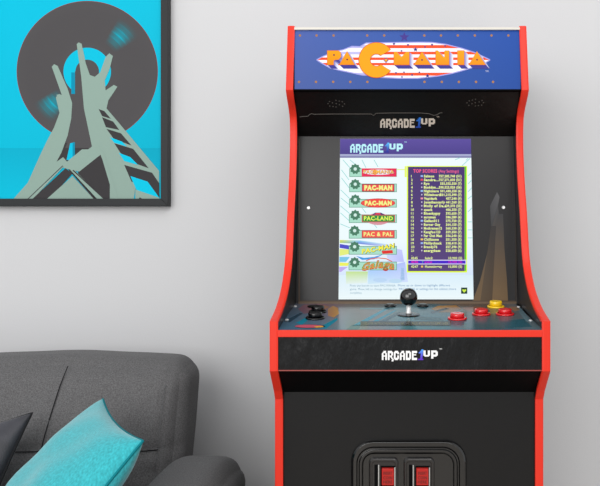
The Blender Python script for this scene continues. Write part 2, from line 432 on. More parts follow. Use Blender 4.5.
# soft printed road shape on the right of the bezel, warm tint near the foot
pr.poly([(497,192),(499.5,197),(498,206),(499,214),(503,214),(504.5,250),(507,281),(508,303),(472,303),(480,281),(488,250),(491,226),(490,206)], [(88,88,90),(88,88,90),(70,70,72),(64,64,66),(66,66,68),(86,76,66),(104,86,66),(118,96,70),(110,90,68),(104,86,66),(84,76,68),(64,64,66),(72,72,74)], 1)
pr.poly([(491,226),(496,226),(492,303),(480,303)], [(58,56,56),(58,56,56),(84,70,56),(92,78,62)], 2)
pr.rect(298.5, 300.6, 516.5, 303.6, [(74,62,54),(120,102,84)], 3)  # brown strip along the foot: a reflection painted into the colour
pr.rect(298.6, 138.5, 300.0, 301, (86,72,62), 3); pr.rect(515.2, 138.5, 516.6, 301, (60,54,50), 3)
pr.build('bezel_print_and_reflection', M['art'], bz)
for x, y in ((308.5, 208), (503.5, 207.5)):
    bm = bmesh.new(); lathe(bm, pr.at(x, y), pr.N, [(0.0036,0),(0.0036,0.0012),(0.0026,0.002),(0,0.0018)], 16); link('bezel_screw', bm, M['screw'], bz)
# screen
SC = Print((0, ba[0], ba[1]), (0, bn.x, bn.y))
cs = [SC.at(340.6,138.6), SC.at(470.4,138.6), SC.at(474.6,299.8), SC.at(337.6,299.8)]
xl = (cs[0].x+cs[3].x)/2; xr = (cs[1].x+cs[2].x)/2
cs[0].x = cs[3].x = xl; cs[1].x = cs[2].x = xr
bm = bmesh.new()
A = [bm.verts.new(c + bnv) for c in cs for bnv in (SC.N*0.0012,)]; B = [bm.verts.new(c) for c in cs]
bm.faces.new(A); bm.faces.new(B[::-1])
for i in range(4): bm.faces.new((A[i], A[(i+1)%4], B[(i+1)%4], B[i]))
scr = link('screen', bm, mat('lcd_glass', (20,20,24), 0.15), cab); scr['label'] = 'lit screen showing a game menu and a score table'
pr = Print(SC.P, SC.N, base=0.0015, step=0.0001)
def sx(px, py):  # left / right limits of the screen at row py
    t = (py-138.6)/161.2
    l0 = CX + (xl)*F/((cs[0].y-YW)*(1-t)+(cs[3].y-YW)*t); r0 = CX + (xr)*F/((cs[0].y-YW)*(1-t)+(cs[3].y-YW)*t)
    return l0, r0
def band(y0, y1, c0, c1=None, lay=0, n=1):
    a, b = sx(0,y0), sx(0,y1); c1 = c1 or c0
    pr.poly([(a[0]+.3,y0),(a[1]-.3,y0),(b[1]-.3,y1),(b[0]+.3,y1)], [c0,c0,c1,c1], lay)
band(139.0, 154.3, (90,74,158), (72,58,138)); band(154.3, 156.4, (166,170,206)); band(156.4, 158, (120,120,170))
band(158, 240, (238,250,252), (236,249,253)); band(240, 275, (236,249,253), (214,230,252)); band(275, 299.4, (218,238,250), (236,248,250))
logo(pr, 350.2, 144.2, 0.96, (190,246,255), ((90,190,255),(30,40,150)), 2)
TL = (150,216,214)
for a, b in (((343,160),(350,168)),((350,160),(357,166)),((362,160),(366,168)),((374,160),(378,167)),((341.5,170),(349,180)),((341.5,178),(350,189)),((340.8,190),(350,199)),((340.8,198),(349.5,205)),((340.5,206),(350,214)),((340.5,213),(349.5,221)),((340.4,224),(350,228)),((372,192),(368,186)),((362,208),(366,213)),((372,222),(377,228)),((455,160),(460,157.9)),((462,166),(470,158.5)),((468,176),(471,173)),((468,184),(471.4,180.5)),((468,192),(471.6,188)),((468,199),(471.8,196)),((468,212),(471.8,208)),((467.8,222),(471.8,222)),((467.8,230),(472.2,230)),((467.8,238),(472.4,238)),((466,160.5),(468,158.4))):
    pr.line([a, b], 0.7, TL, 1)
# menu background streaks
def P4(pts, c, lay=1): pr.poly(pts, c, lay)
P4([(339.9,240),(360,240.5),(385,244),(398,246),(385,247),(360,244),(339.8,243)], [(225,225,80),(150,210,240),(190,200,250),(220,235,252),(220,235,252),(90,110,220),(170,200,90)])
P4([(339.8,244),(352,246),(352,250),(339.7,248)], (72,72,200))
P4([(339.6,249),(356,250),(350,254),(339.5,256)], (226,236,120)); P4([(339.5,257),(350,257),(346,262),(339.4,262)], (120,196,232))
P4([(339.4,262.5),(349,263),(348,266),(339.3,266)], (236,240,90)); P4([(339.3,267),(348,267),(341,272),(339.2,272)], (190,170,236))
P4([(346,271.5),(368,271.5),(367,283),(346,284)], [(196,226,140),(190,222,150),(226,240,236),(226,240,236)])
P4([(368,271),(405,262),(408,282),(368,284)], [(170,206,250),(176,190,250),(208,222,252),(204,232,246)])
P4([(385,246),(402,250),(404,262),(388,262)], [(206,216,252),(196,200,252),(184,188,250),(206,214,252)])
P4([(356,256),(364,258),(374,257),(384,254),(374,259.4),(362,260)], (50,150,226), 2)
P4([(401,268),(404,268),(404.5,280),(400,281)], (150,186,226))
pr.disc(380, 280, 7, (186,214,244), 2, 2.2); pr.disc(395.5, 281, 6.5, (190,220,242), 2, 2.2)
gy = [169.2, 184.4, 199.8, 215.2, 230.8, 246.8, 262.4]
for i, y in enumerate(gy):
    x = 355.3 + (0 if i < 4 else -0.6)
    pr.rect(349.4-(i*.12), y-0.6, 396.8, y+7.9, (98,160,136), 2); pr.rect(350-(i*.12), y+0.1, 396.2, y+7.3, (168,222,200), 3)
    pr.star(x, y, 5.5, (66,122,96), 4, n=9, inner=0.78); pr.disc(x, y, 1.7, (206,234,226), 5, n=12)
YL = (242,246,140)
y = gy[0]; pr.rect(361.8, y-0.6, 396.4, y+7.6, (232,32,82), 4); pr.disc(378.5, y+3.2, 15.5, (240,226,236), 5, 2.7); pr.disc(375, y+3.2, 2.6, (246,160,60), 6)
pr.text('PAC-MANIA', 379, y+4.8, 3.6, (120,40,80), 7, width=31, align='c', bold=0.03)
pr.text('PAC-MANIA', 378.7, y+4.5, 3.4, (252,196,80), 8, width=30.5, align='c', bold=0.02)
y = gy[1]; pr.rect(362, y-0.2, 394.4, y+7.4, (120,30,50), 4); pr.rect(362.6, y+.4, 393.8, y+6.8, (236,66,76), 5); pr.text('PAC-MAN', 378.3, y+5.7, 4.4, YL, 6, width=28, align='c', bold=0.075)
y = gy[2]; pr.disc(378, y+3.4, 17.2, (190,30,50), 4, 4.6); pr.disc(378, y+3.4, 16.6, (240,70,66), 5, 4.1); pr.text('PAC-MAN', 378.3, y+5.4, 4.0, YL, 6, width=27, align='c', bold=0.075)
y = gy[3]; pr.disc(378, y+4, 12, (214,150,160), 4, 6.0); pr.rect(361.8, y-0.2, 395, y+7.2, (214,60,90), 5); pr.rect(362.6, y+.4, 394.2, y+6.6, (34,140,60), 6); pr.text('PAC-LAND', 378.4, y+5.2, 3.9, (226,246,90), 7, width=29, align='c', bold=0.04)
pr.poly([(372,y-.2),(375,y-2.4),(381,y-2.4),(385,y-.2)], (60,50,110), 5); pr.poly([(374.5,y-.6),(376,y-2),(380,y-2),(381,y-.6)], (236,60,80), 6)
y = gy[4]; pr.rect(361.8, y-0.4, 394.6, y+7.2, (170,50,60), 4); pr.rect(362.4, y+.2, 394, y+6.6, (240,84,76), 5); pr.text('PAC & PAL', 378.2, y+5.4, 3.9, YL, 6, width=29, align='c', bold=0.03)
y = gy[5]; pr.text('PAC-MAN', 361.8, y+7.4, 4.6, (60,60,30), 5, width=33, bold=0.06, wave=lambda u: -6.2*u); pr.text('PAC-MAN', 361.8, y+7.1, 4.4, (248,240,70), 6, width=32.4, bold=0.04, wave=lambda u: -6.2*u)
pr.poly([(381.5,y+4.2),(392.5,y+3.4),(393,y+6.6),(382.5,y+7.2)], (226,40,36), 7)
y = gy[6]
pr.text('Galaga', 361, y+8.0, 7.2, (186,50,40), 5, width=33, slant=0.25, bold=0.07, wave=lambda u: -3.6*math.sin(u*2.6)+1); pr.text('Galaga', 361.2, y+7.6, 6.8, (246,150,66), 6, width=32.4, slant=0.25, bold=0.03, wave=lambda u: -3.6*math.sin(u*2.6)+1)
pr.text('Galaga', 361.4, y+7.3, 6.6, (60,170,80), 7, width=32, slant=0.25, bold=-0.012, wave=lambda u: -3.6*math.sin(u*2.6)+1)
pr.line([(366,y-1.5),(371,y-3.4),(378,y-4.4),(386,y-3.6),(392,y-.8)], 0.9, (226,100,60), 6)
# score table
pr.line([(397, 169.8), (405.5, 169.8)], 0.8, (226,246,110), 3); pr.rect(404.6, 166.4, 406.6, 177.4, (230,248,110), 3)
pr.rect(406.8, 166.2, 467, 272.6, (226,250,60), 3); pr.rect(464.8, 166.8, 466, 271, (70,200,40), 4)
pr.rect(408.0, 167.0, 464.6, 271.2, [(68,46,112),(84,62,120)], 4)
pr.text('TOP SCORES', 413.2, 172.8, 3.3, (255,92,140), 6, width=24, bold=0.03); pr.text('(Any Settings)', 438.6, 172.8, 3.0, (250,100,150), 6, width=20, bold=0.01)
names = ['Salmon','Sandra...','Ryo','Buddys...','Nightmare','Whiteboard','Vapidark','Jonathancarly','Molly of Da...','quack','Blueskyguy','saruman','Gallan011','Burner Guy','Mothraman12','Kangfoo123','Far Out Man','Chillzone','Phillychuck','Brandy76','energybass']
sc = ['757,285,740 (51)','757,271,030 (51)','555,555,550 (7)','500,525,020 (56)','501,430,350 (6)','501,215,390 (7)','457,240 (9)','441,260 (5)','439,370 (25)','406,350 (7)','393,650 (7)','386,280 (6)','375,720 (5)','364,150 (7)','360,330 (5)','359,350 (7)','356,240 (6)','351,350 (5)','338,410 (6)','327,390 (9)','320,650 (6)']
GT = (230,244,150)
flags = {0:(150,180,240),1:(230,70,90),4:(150,190,240),6:(240,150,170),12:(150,180,240),17:(240,200,90),18:(150,180,240)}
for i in range(21):
    y = 177.5 + 3.72*i
    pr.text(str(i+1), 411.0, y, 2.3, GT, 6, bold=0.03)
    pr.rect(420.6, y-2.1, 423, y-.3, flags.get(i, (196,190,220)) , 6) if i in flags else pr.rect(421.2, y-1.9, 422.3, y-.6, (210,206,226), 6)
    pr.text(names[i], 423.8, y, 2.4, GT, 6, width=(len(names[i])*1.55+1), bold=0.05)
    w = min(len(sc[i])*1.42, 22.6)
    pr.text(sc[i], 461.4, y, 2.3, GT, 6, width=w, align='r', bold=0.05)
pr.text('...', 411.2, 256, 2.2, GT, 6)
pr.text('4245', 411, 259.3, 2.3, GT, 6, width=6.6, bold=0.03); pr.text('luis2', 425, 259.3, 2.3, GT, 6, width=7.6, bold=0.03); pr.text('10,900 (5)', 462, 259.3, 2.3, GT, 6, width=13.6, align='r', bold=0.03)
pr.rect(407.6, 259.9, 466.2, 264.5, (226,220,250), 5); pr.rect(408.2, 260.7, 465.4, 263.7, (66,22,200), 6)
pr.text('4246', 411, 263.1, 2.2, (226,30,170), 7, width=7, bold=0.04); pr.text('Y', 421.6, 263.1, 2.2, (120,200,90), 7); pr.text('you', 424.2, 263.1, 2.2, (200,30,190), 7, width=7.6, bold=0.04); pr.text('10,900 (5)', 462, 263.1, 2.2, (200,30,190), 7, width=13.6, align='r', bold=0.04)
pr.text('4247', 411, 267.8, 2.3, GT, 6, width=7, bold=0.03); pr.rect(421, 265.8, 423, 267.6, (240,200,90), 6); pr.text('Hummingguy', 425, 267.8, 2.4, GT, 6, width=17, bold=0.03); pr.text('10,800 (5)', 462, 267.8, 2.3, GT, 6, width=13.6, align='r', bold=0.03)
BT = (70,130,180)
pr.text('Press any button to start PAC-MANIA.', 350, 286.6, 2.1, (120,160,180), 3, width=46); pr.text('Move up or down to highlight different', 398, 286.4, 2.1, BT, 3, width=52)
pr.text('game. Move left to change settings for', 350, 290.2, 2.1, (120,160,180), 3, width=47); pr.text('PAC-MANIA or settings for this cabinet (more', 399, 290.0, 2.1, BT, 3, width=57)
pr.text('complete).', 350, 293.8, 2.1, (130,170,190), 3, width=12)
pr.rect(461, 287.6, 467.2, 293.8, (14,56,44), 3); pr.poly([(462.4,289.2),(464.1,289.8),(465.9,289.2),(466.2,290.6),(464.1,292.8),(462.1,290.6)], (206,236,70), 4)
pr.build('menu_image', M['lcd'], scr)
# control deck
da, db = P(1.202,-.1490), P(1.4345,-.1245)
dt = (Vector(db)-Vector(da)).normalized(); dn_ = Vector((-dt.y, dt.x)); dn_ = dn_ if dn_.y > 0 else -dn_
bm = bmesh.new(); slab(bm, da, db, XL, XR, 0.010, (dn_.x, dn_.y)); dk = link('control_deck', bm, M['dark'], cab)
pr = Print((0, da[0], da[1]), (0, dn_.x, dn_.y), base=0.0003, step=0.00008)
DB = lambda y: (94,96,100) if y < 310 else (60,74,80)
def quadgrid(x0b, x1b, x0f, x1f, cols_b, cols_f, yb=303.4, yf=330.0):
    n = len(cols_b)-1
    for i in range(n):
        u0, u1 = i/n, (i+1)/n
        pr.poly([(x0b+(x1b-x0b)*u0,yb),(x0b+(x1b-x0b)*u1,yb),(x0f+(x1f-x0f)*u1,yf),(x0f+(x1f-x0f)*u0,yf)], [cols_b[i],cols_b[i+1],cols_f[i+1],cols_f[i]], 0)
quadgrid(294.8, 514.8, 278.0, 543.0, [(92,98,112),(122,92,108),(108,104,102),(104,108,110),(84,112,122),(62,92,102),(92,74,62),(86,70,62),(110,112,116)], [(62,100,124),(64,106,128),(104,124,130),(112,114,112),(62,116,124),(40,96,108),(34,84,98),(44,88,102),(84,108,116)])
T1 = (6,124,148); T2 = (40,66,84); T3 = (92,128,136)
for pts, c in (([(283,322),(300,313),(303,313.6),(290,322.5)], T2), ([(296,323),(309,316),(307,321),(302,325)], T1), ([(318,328),(337,318),(338,320),(326,329)], T1),
               ([(352,326),(386,308),(390,308),(360,326)], T1), ([(364,326),(394,310.5),(397,310.5),(372,325)], T1), ([(376,323),(399,312),(401,313),(384,323)], (52,84,96)), ([(346,330),(352,325),(362,325),(357,330)], (78,110,116)),
               ([(360,308),(400,308),(398,309.5),(360,309.5)], T3), ([(430,312),(446,308),(450,309),(432,314)], T2), ([(414,316),(440,318),(444,321),(414,320)], (36,76,84)), ([(500,322),(524,319),(532,327),(506,328)], (40,84,96)), ([(462,324),(500,324),(504,329),(464,329)], (46,80,88)), ([(516,308),(521,308),(532,322),(526,322)], (96,122,132))):
    pr.poly(pts, c, 1)
# warm abstract swashes of the printed overlay
pr.poly([(298,309),(304,305),(322,304.6),(330,307),(322,311),(304,314)], [(128,88,102),(134,92,106),(132,94,100),(150,110,84),(130,96,90),(108,84,100)], 1)
pr.poly([(328,309),(333,306),(338,308),(339,314),(334,317.6),(328,316)], [(170,128,88),(176,132,86),(172,126,84),(182,136,70),(180,136,72),(160,112,84)], 1)
pr.disc(310, 326.6, 15.5, (30,34,44), 2, 1.9, n=28); pr.disc(309, 326.5, 14.2, (196,84,104), 3, 1.5, n=28); pr.poly([(314,326.8),(322,326),(324,327.4),(316,328)], (226,160,60), 4)
pr.poly([(431,309),(438,306),(456,305.6),(462,309),(452,312.6),(438,312.4)], [(120,88,46),(170,118,44),(168,116,44),(110,70,46),(112,80,44),(110,82,44)], 1)
pr.poly([(462,308),(476,306.6),(486,307.6),(480,311),(468,311.6)], (116,70,52), 1)
pr.poly([(508,307),(518,306.6),(520,310.4),(514,311.6)], (150,118,92), 1)
OL = (64,62,36)
pr.rect(360.5, 321.6, 451, 326.0, (38,38,26), 5)
pr.text('1-PLAYER INSTRUCTIONS MOVE JUMP', 364, 325.0, 2.3, (116,112,62), 6, width=40, bold=0.01); pr.text('PRESS BUTTON TO JUMP OVER', 412, 325.0, 2.3, (116,112,62), 6, width=36, bold=0.01)
pr.build('deck_print', M['deckart'], dk)
N = pr.N
for x, y in ((295.2,306.6),(286.8,320.2),(518.6,307.2),(530.6,320.8)):
    bm = bmesh.new(); lathe(bm, pr.at(x,y), N, [(0.0036,0),(0.0036,0.001),(0.0024,0.0022),(0,0.0022)], 16); link('deck_screw', bm, M['screw'], dk, smooth=False)
# red front edge of the deck and its front board
bm = bmesh.new(); box(bm, XL, XR, YW+1.1985, YW+1.212, 1.05-.1612, 1.05-.1492); link('deck_edge_trim', bm, M['red'], dk, bevel=0.001)['label'] = 'red strip along the front of the deck'
bm = bmesh.new(); box(bm, XL, XR, YW+1.2025, YW+1.215, 1.05-.2185, 1.05-.1612); df = link('deck_front_panel', bm, M['deckfront'], cab)
pr2 = Print((0, YW+1.2025, 1), (0,-1,0)); logo(pr2, 381.8, 350.8, 1.02, (240,240,240), ((70,150,240),(90,30,190))); pr2.build('maker_logo', M['logo'], df)
bm = bmesh.new(); box(bm, XL, XR, YW+1.2015, YW+1.2045, 1.05-.2198, 1.05-.2180); link('front_lip', bm, mat('dull_red_edge', (150,66,60), 0.4), df)['label'] = 'thin dull red lower lip'
bm = bmesh.new(); slab(bm, P(1.2045,-.2185), P(1.262,-.2680), XL, XR, 0.01, (-0.65,-0.76)); link('underside_panel', bm, M['dark'], cab)
bm = bmesh.new(); box(bm, XL, XR, YW+1.262, YW+1.274, 0.03, 1.05-.2686); link('lower_front_panel', bm, M['lower'], cab)
# joystick
js = bpy.data.objects.new('joystick', None); COL.objects.link(js); js.parent = cab
jp = pr.at(408.6, 315.0); js.location = jp - cab.location
bm = bmesh.new(); lathe(bm, jp, N, [(0.0215,0.0004),(0.0215,0.0012),(0.018,0.0022),(0.006,0.0026),(0,0.0026)], 40); link('dust_washer', bm, M['btnblack'], js, smooth=False)
bm = bmesh.new(); lathe(bm, jp, N, [(0.0056,0.002),(0.0056,0.006),(0.0044,0.0075),(0.0044,0.026)], 24); link('shaft', bm, M['screw'], js, smooth=True)
bm = bmesh.new(); lathe(bm, jp, N, [(0,0.0345-0.0168)]+[(0.0168*math.sin(math.pi*k/20), 0.0345-0.0168*math.cos(math.pi*k/20)) for k in range(1,20)]+[(0,0.0345+0.0168)], 40); link('ball_top', bm, M['ball'], js, smooth=True)
# push buttons
def button(x, y, r, m, lab, hh=0.0115, name='push_button'):
    c = pr.at(x, y)
    e = bpy.data.objects.new(name, None); COL.objects.link(e); e.parent = cab; e.location = c - cab.location; e['label'] = lab
    bm = bmesh.new(); lathe(bm, c, N, [(r,0.0003),(r,0.0022),(r*.96,0.0034),(r*.80,0.0038),(r*.77,0.0030),(r*.77,0.001)], 36); link('button_ring', bm, m, e, smooth=True)
    bm = bmesh.new(); lathe(bm, c, N, [(r*.72,0.001),(r*.72,hh-0.0015),(r*.66,hh-0.0003),(r*.55,hh),(r*.3,hh-0.0005),(0,hh-0.0008)], 36); link('plunger', bm, m, e, smooth=True)
button(457.2, 319.0, 0.0178, M['btnred'], 'red push button nearest the joystick')
button(481.2, 314.6, 0.0176, M['btnred'], 'middle red push button')
button(505.0, 314.6, 0.0176, M['btnred'], 'rightmost red push button')
button(495.8, 307.2, 0.0172, M['btnyellow'], 'yellow push button behind the red ones', 0.013)
button(315.2, 318.6, 0.0178, M['btnblack'], 'front black push button', 0.0125)
button(317.8, 312.3, 0.0172, M['btnblack'], 'second black push button', 0.0125)
bm = bmesh.new(); lathe(bm, pr.at(313.6, 307.0), N, [(0.0125,0.0003),(0.0125,0.0022),(0.010,0.003),(0,0.003)], 28); link('selector_dial', bm, M['btnblack'], cab)
button(390.2, 306.4, 0.0118, M['btnblack'], 'small black start button left of the joystick', 0.0055, 'start_button')
button(422.8, 306.4, 0.0118, M['btnblack'], 'small black start button right of the joystick', 0.0055, 'start_button')
# coin door
Zc = 1.262; Yc = YW + Zc
def rr(x0, x1, z0, z1, r, n=8):
    pts = []
    for cx_, cz_, a0 in ((x1-r, z1-r, 0), (x0+r, z1-r, 90), (x0+r, z0+r, 180), (x1-r, z0+r, 270)):
        for k in range(n+1):
            a = math.radians(a0 + 90*k/n); pts.append((cx_+r*math.cos(a), cz_+r*math.sin(a)))
    return pts
def rr_loft(bm, loops):
    rings = []
    for x0, x1, yt, r, h, zb in loops:
        k = Zc/F
        a = W(x0, yt, Zc-h); b = W(x1, yt, Zc-h)
        rings.append([bm.verts.new((x, Yc - h, z)) for x, z in rr(a.x, b.x, zb, a.z, r*k)])
    for A, B in zip(rings, rings[1:]):
        n = len(A)
        for i in range(n): bm.faces.new((A[i], A[(i+1)%n], B[(i+1)%n], B[i]))
    bm.faces.new(rings[-1]); bm.faces.new(rings[0][::-1])
zb0 = 0.43
bm = bmesh.new()
rr_loft(bm, [(351,466.5,440,21,0,zb0),(351.8,465.6,440.9,20.5,.006,zb0+.002),(353.4,464,442.6,19.5,.0085,zb0+.005),(356.4,460,446.6,17,.0085,zb0+.012),(357.4,458.8,447.8,16,.004,zb0+.014),(358.8,457.6,449.2,15,.004,zb0+.017),(359.6,456.8,450.1,14.5,.0085,zb0+.019),(361.8,454.4,452.4,12.5,.0085,zb0+.023),(363.2,453,453.9,11,.002,zb0+.026)])
cd = link('coin_door', bm, M['coinplastic'], cab, bevel=0.0004)
for i, (x0, x1) in enumerate(((368.8, 398.4), (403.4, 434.6))):
    bm = bmesh.new()
    rr_loft(bm, [(x0,x1,458.0,4.5,.002,.47),(x0+.5,x1-.5,458.7,4.2,.0075,.472),(x0+1.6,x1-1.6,460,3.2,.009,.474),(x0+3,x1-3,461.6,2.4,.009,.477),(x0+3.4,x1-3.4,462,2.2,.008,.478)])
    pl = link('coin_plate', bm, M['coinplate'], cd)
    a = W(x0+5.6, 465, Zc-.01); b = W(x0+9.2, 465, Zc-.01)
    bm = bmesh.new(); box(bm, a.x, b.x, Yc-.0084, Yc-.0075, .50, a.z); link('coin_slot', bm, M['dark'], pl)
    a = W(x0+9.2, 465, Zc-.01); b = W(x0+10.4, 465, Zc-.01)
    bm = bmesh.new(); box(bm, a.x, b.x, Yc-.0112, Yc-.008, .50, a.z); link('slot_rim', bm, M['chrome'], pl, bevel=0.0003)
    a = W(x0+11.8, 466.2, Zc-.01); b = W(x0+27, 466.2, Zc-.01)
    bm = bmesh.new(); box(bm, a.x, b.x, Yc-.0086, Yc-.0078, .56, a.z); link('button_recess', bm, M['dark'], pl)
    a = W(x0+13, 468.7, Zc-.015); b = W(x0+25, 485.4, Zc-.015)
    bm = bmesh.new(); box(bm, a.x, b.x, Yc-.0150, Yc-.008, b.z, a.z); rb = link('reject_button', bm, M['coinred'], pl, bevel=0.0006)
    tx = Print((0, Yc-.0150, 0), (0,-1,0), base=0.0003)
    mx = x0+19.0
    for s_, yy in (('INSERT', 474.6), ('COIN', 479.2), ('HERE', 483.4)):
        tx.text(s_, mx*1.0, yy, 3.0, (96,6,4), 1, width=9, align='c', bold=0.02)
    tx.build('button_lettering', M['logo'], rb)
    a = W(x0+25.4, 467.2, Zc-.01); b = W(x0+26.6, 467.2, Zc-.01)
    bm = bmesh.new(); box(bm, a.x, b.x, Yc-.0120, Yc-.008, .565, a.z); link('button_rim', bm, M['chrome'], pl, bevel=0.0003)
# ------------------------------------------------------------ framed poster
Zf = 1.735
fr = W(168, 206, Zf); fi = W(160.6, 198.6, Zf)
fx1 = fr.x; fz0 = fr.z; fw = fr.x-fi.x
fx0 = W(-15, 0, Zf).x; fz1 = W(0, -60, Zf).z
pt = thing('framed_poster', ((fx0+fx1)/2, -0.01, fz0), 'charcoal framed poster of a vinyl record behind reaching stylised arms on the wall', 'poster')
bm = bmesh.new()
for q in ([(fx0,fz0),(fx1,fz0),(fx1-fw,fz0+fw),(fx0+fw,fz0+fw)], [(fx1,fz0),(fx1,fz1),(fx1-fw,fz1-fw),(fx1-fw,fz0+fw)], [(fx1,fz1),(fx0,fz1),(fx0+fw,fz1-fw),(fx1-fw,fz1-fw)], [(fx0,fz1),(fx0,fz0),(fx0+fw,fz0+fw),(fx0+fw,fz1-fw)]):
    A = [bm.verts.new((x, YW+Zf, z)) for x, z in q]; B = [bm.verts.new((x, -0.001, z)) for x, z in q]
    bm.faces.new(A); bm.faces.new(B[::-1])
    for i in range(4): bm.faces.new((A[i], A[(i+1)%4], B[(i+1)%4], B[i]))
link('frame', bm, M['frame'], pt, bevel=0.0012)
bm = bmesh.new(); box(bm, fx0+.004, fx1-.004, YW+Zf+.011, -0.002, fz0+.004, fz1-.004); bk = link('backing_board', bm, M['frame'], pt)
pr = Print((0, YW+Zf+.010, 0), (0,-1,0), base=0.0001, step=0.0001)
Zp = Zf+.010
CY_ = (0,188,218); GR = (80,78,80); SG = (142,166,156); DG = (60,58,60); RL = (120,66,66)
L_, R_, T_, B_ = -7.0, 160.8, -52.0, 198.8
pr.poly([(L_,T_),(R_,T_),(R_,148),(L_,148)], [(0,190,222),(8,188,218),(0,176,204),(0,184,214)], 0)
pr.poly([(L_,148),(R_,148),(R_,B_),(L_,B_)], [(0,172,202),(0,164,192),(0,176,206),(0,188,218)], 0)
rc = (87.3, 71.5)
def ring(r0, r1, colf, lay, n=96):
    for k in range(n):
        a0 = 2*math.pi*k/n; a1 = 2*math.pi*(k+1)/n
        q = [(rc[0]+r*math.cos(a), rc[1]+r*math.sin(a)) for r, a in ((r0,a0),(r1,a0),(r1,a1),(r0,a1))]
        pr.poly(q, [colf(a0), colf(a0), colf(a1), colf(a1)], lay)
ring(0.5, 70.6, lambda a: RL, 1)
ring(0.5, 69.9, lambda a: GR, 2)
def glint(a, r):
    d = math.degrees(a) % 360; best = 0
    for c, w in ((313, 13), (137, 13)):
        e = abs(d-c); best = max(best, max(0, 1-(e/w)**2))
    f = best*max(0, 1-abs(r-47)/15)
    nz = 0.82+0.18*math.sin(r*5.1+3)
    f *= nz
    return tuple(GR[k]*(1-f*.75)+(0,196,226)[k]*f*.75 for k in range(3))
for j in range(20):
    r0 = 30+j*1.65
    ring(r0, r0+1.7, lambda a, r=r0: glint(a, r), 3, 120)
ring(11.8, 23.8, lambda a: CY_, 4, 64)
# traced shapes of the print
zp = lambda X, Y: (X/2.2111, Y/2.2111)
zr = lambda X, Y: (70+X/3.6, 80+Y/3.6)
zl = lambda X, Y: (X/3.6, 80+Y/3.6)
zt = lambda X, Y: (X/6.0, Y/6.0)
def tr(pts, col, lay, z=None): pr.poly([z(*p) for p in pts] if z else pts, col, lay)
# dark centre mass between the two arms
tr([(75,72),(79,63),(84,60),(92,62),(98,69),(100,78),(98,90),(94,112),(103,152),(84,152),(70,160),(62,148),(66,122),(68,106)], GR, 5)
tr([(62,148),(106,148),(110,172),(78,170),(54,166)], DG, 6)
tr([(71.4,72.5),(75.2,72.5),(75.2,94),(71.4,94)], (0,142,176), 7)
tr([(253,228),(268,224),(270,288),(240,288)], (0,186,220), 8, zl); tr([(262,226),(270,224),(270,284),(262,286)], (0,140,172), 9, zl)
tr([(206,262),(222,228),(243,226),(214,290),(200,300)], DG, 7, zl)
tr([(201,280),(212,256),(206,280)], (0,186,220), 8, zl)
# left arm
tr([(115,148),(120,142),(128,146),(150,196),(160,228),(158,262),(150,300),(136,338),(118,372),(100,392),(52,440),(30,440),(62,404),(86,350),(104,312),(120,282),(132,250),(124,216),(128,210),(137,210)], SG, 10, zp)
tr([(125,210),(133,208),(150,226),(148,240)], SG, 11, zp)
# right arm with three fingers
tr([(170,98),(174,94),(181,97),(190,140),(199,166),(210,170),(222,160),(234,126),(242,118),(250,124),(243,152),(232,178),(234,200),(252,188),(260,192),(240,222),(236,240),(260,268),(352,378),(352,404),(348,432),(300,416),(296,440),(240,440),(222,398),(205,330),(186,240),(180,170)], SG, 10, zp)
# windows cut between the rungs
for q, c in ((((104,105),(124,112),(148,140),(116,130)), DG), (((116,134),(156,150),(178,180),(130,170)), DG), (((132,176),(184,192),(222,236),(158,212)), DG), (((144,206),(188,222),(206,240),(160,226)), (0,196,228)),
             (((160,228),(228,248),(284,318),(212,292),(182,262)), DG), (((176,262),(218,278),(246,306),(196,292)), (0,196,228)), (((196,306),(296,334),(322,372),(322,426),(298,406),(276,384),(222,366)), DG), (((218,346),(280,366),(322,424),(318,426),(240,396)), (0,196,228))):
    tr(q, c, 12 if c == DG else 13, zr)
tr([(206,340),(252,330),(300,352),(296,360),(262,352),(214,352)], DG, 11, zr) if False else None
tr([(236,394),(322,424),(322,429),(236,429)], SG, 14, zr)
tr([(252,422),(262,429),(248,429)], DG, 15, zr)
# beams at the foot
tr([(50,428),(106,380),(150,346),(186,308),(228,278),(244,296),(230,312),(120,428)], SG, 13, zl)
tr([(118,428),(236,318),(262,336),(180,428)], DG, 13, zl)
tr([(100,428),(226,308),(228,310),(104,428)], DG, 14, zl)
tr([(240,296),(296,250),(318,250),(350,226),(372,262),(286,330),(250,322),(228,316)], SG, 14, zl)
tr([(286,330),(362,268),(396,356),(396,428),(370,428),(340,390)], DG, 13, zl)
tr([(170,428),(262,346),(338,428)], SG, 14, zl)
tr([(250,322),(264,320),(376,428),(346,428)], SG, 15, zl); tr([(246,322),(252,322),(350,428),(338,428)], DG, 15, zl); tr([(262,326),(266,324),(380,429),(374,429)], DG, 16, zl)
tr([(30,250),(112,268),(160,410),(168,428),(112,428),(30,340)], DG, 9, zr)
tr([(100,236),(122,262),(176,429),(160,429),(112,268)], SG, 15, zr)
pr.build('poster_print', M['poster'], bk)
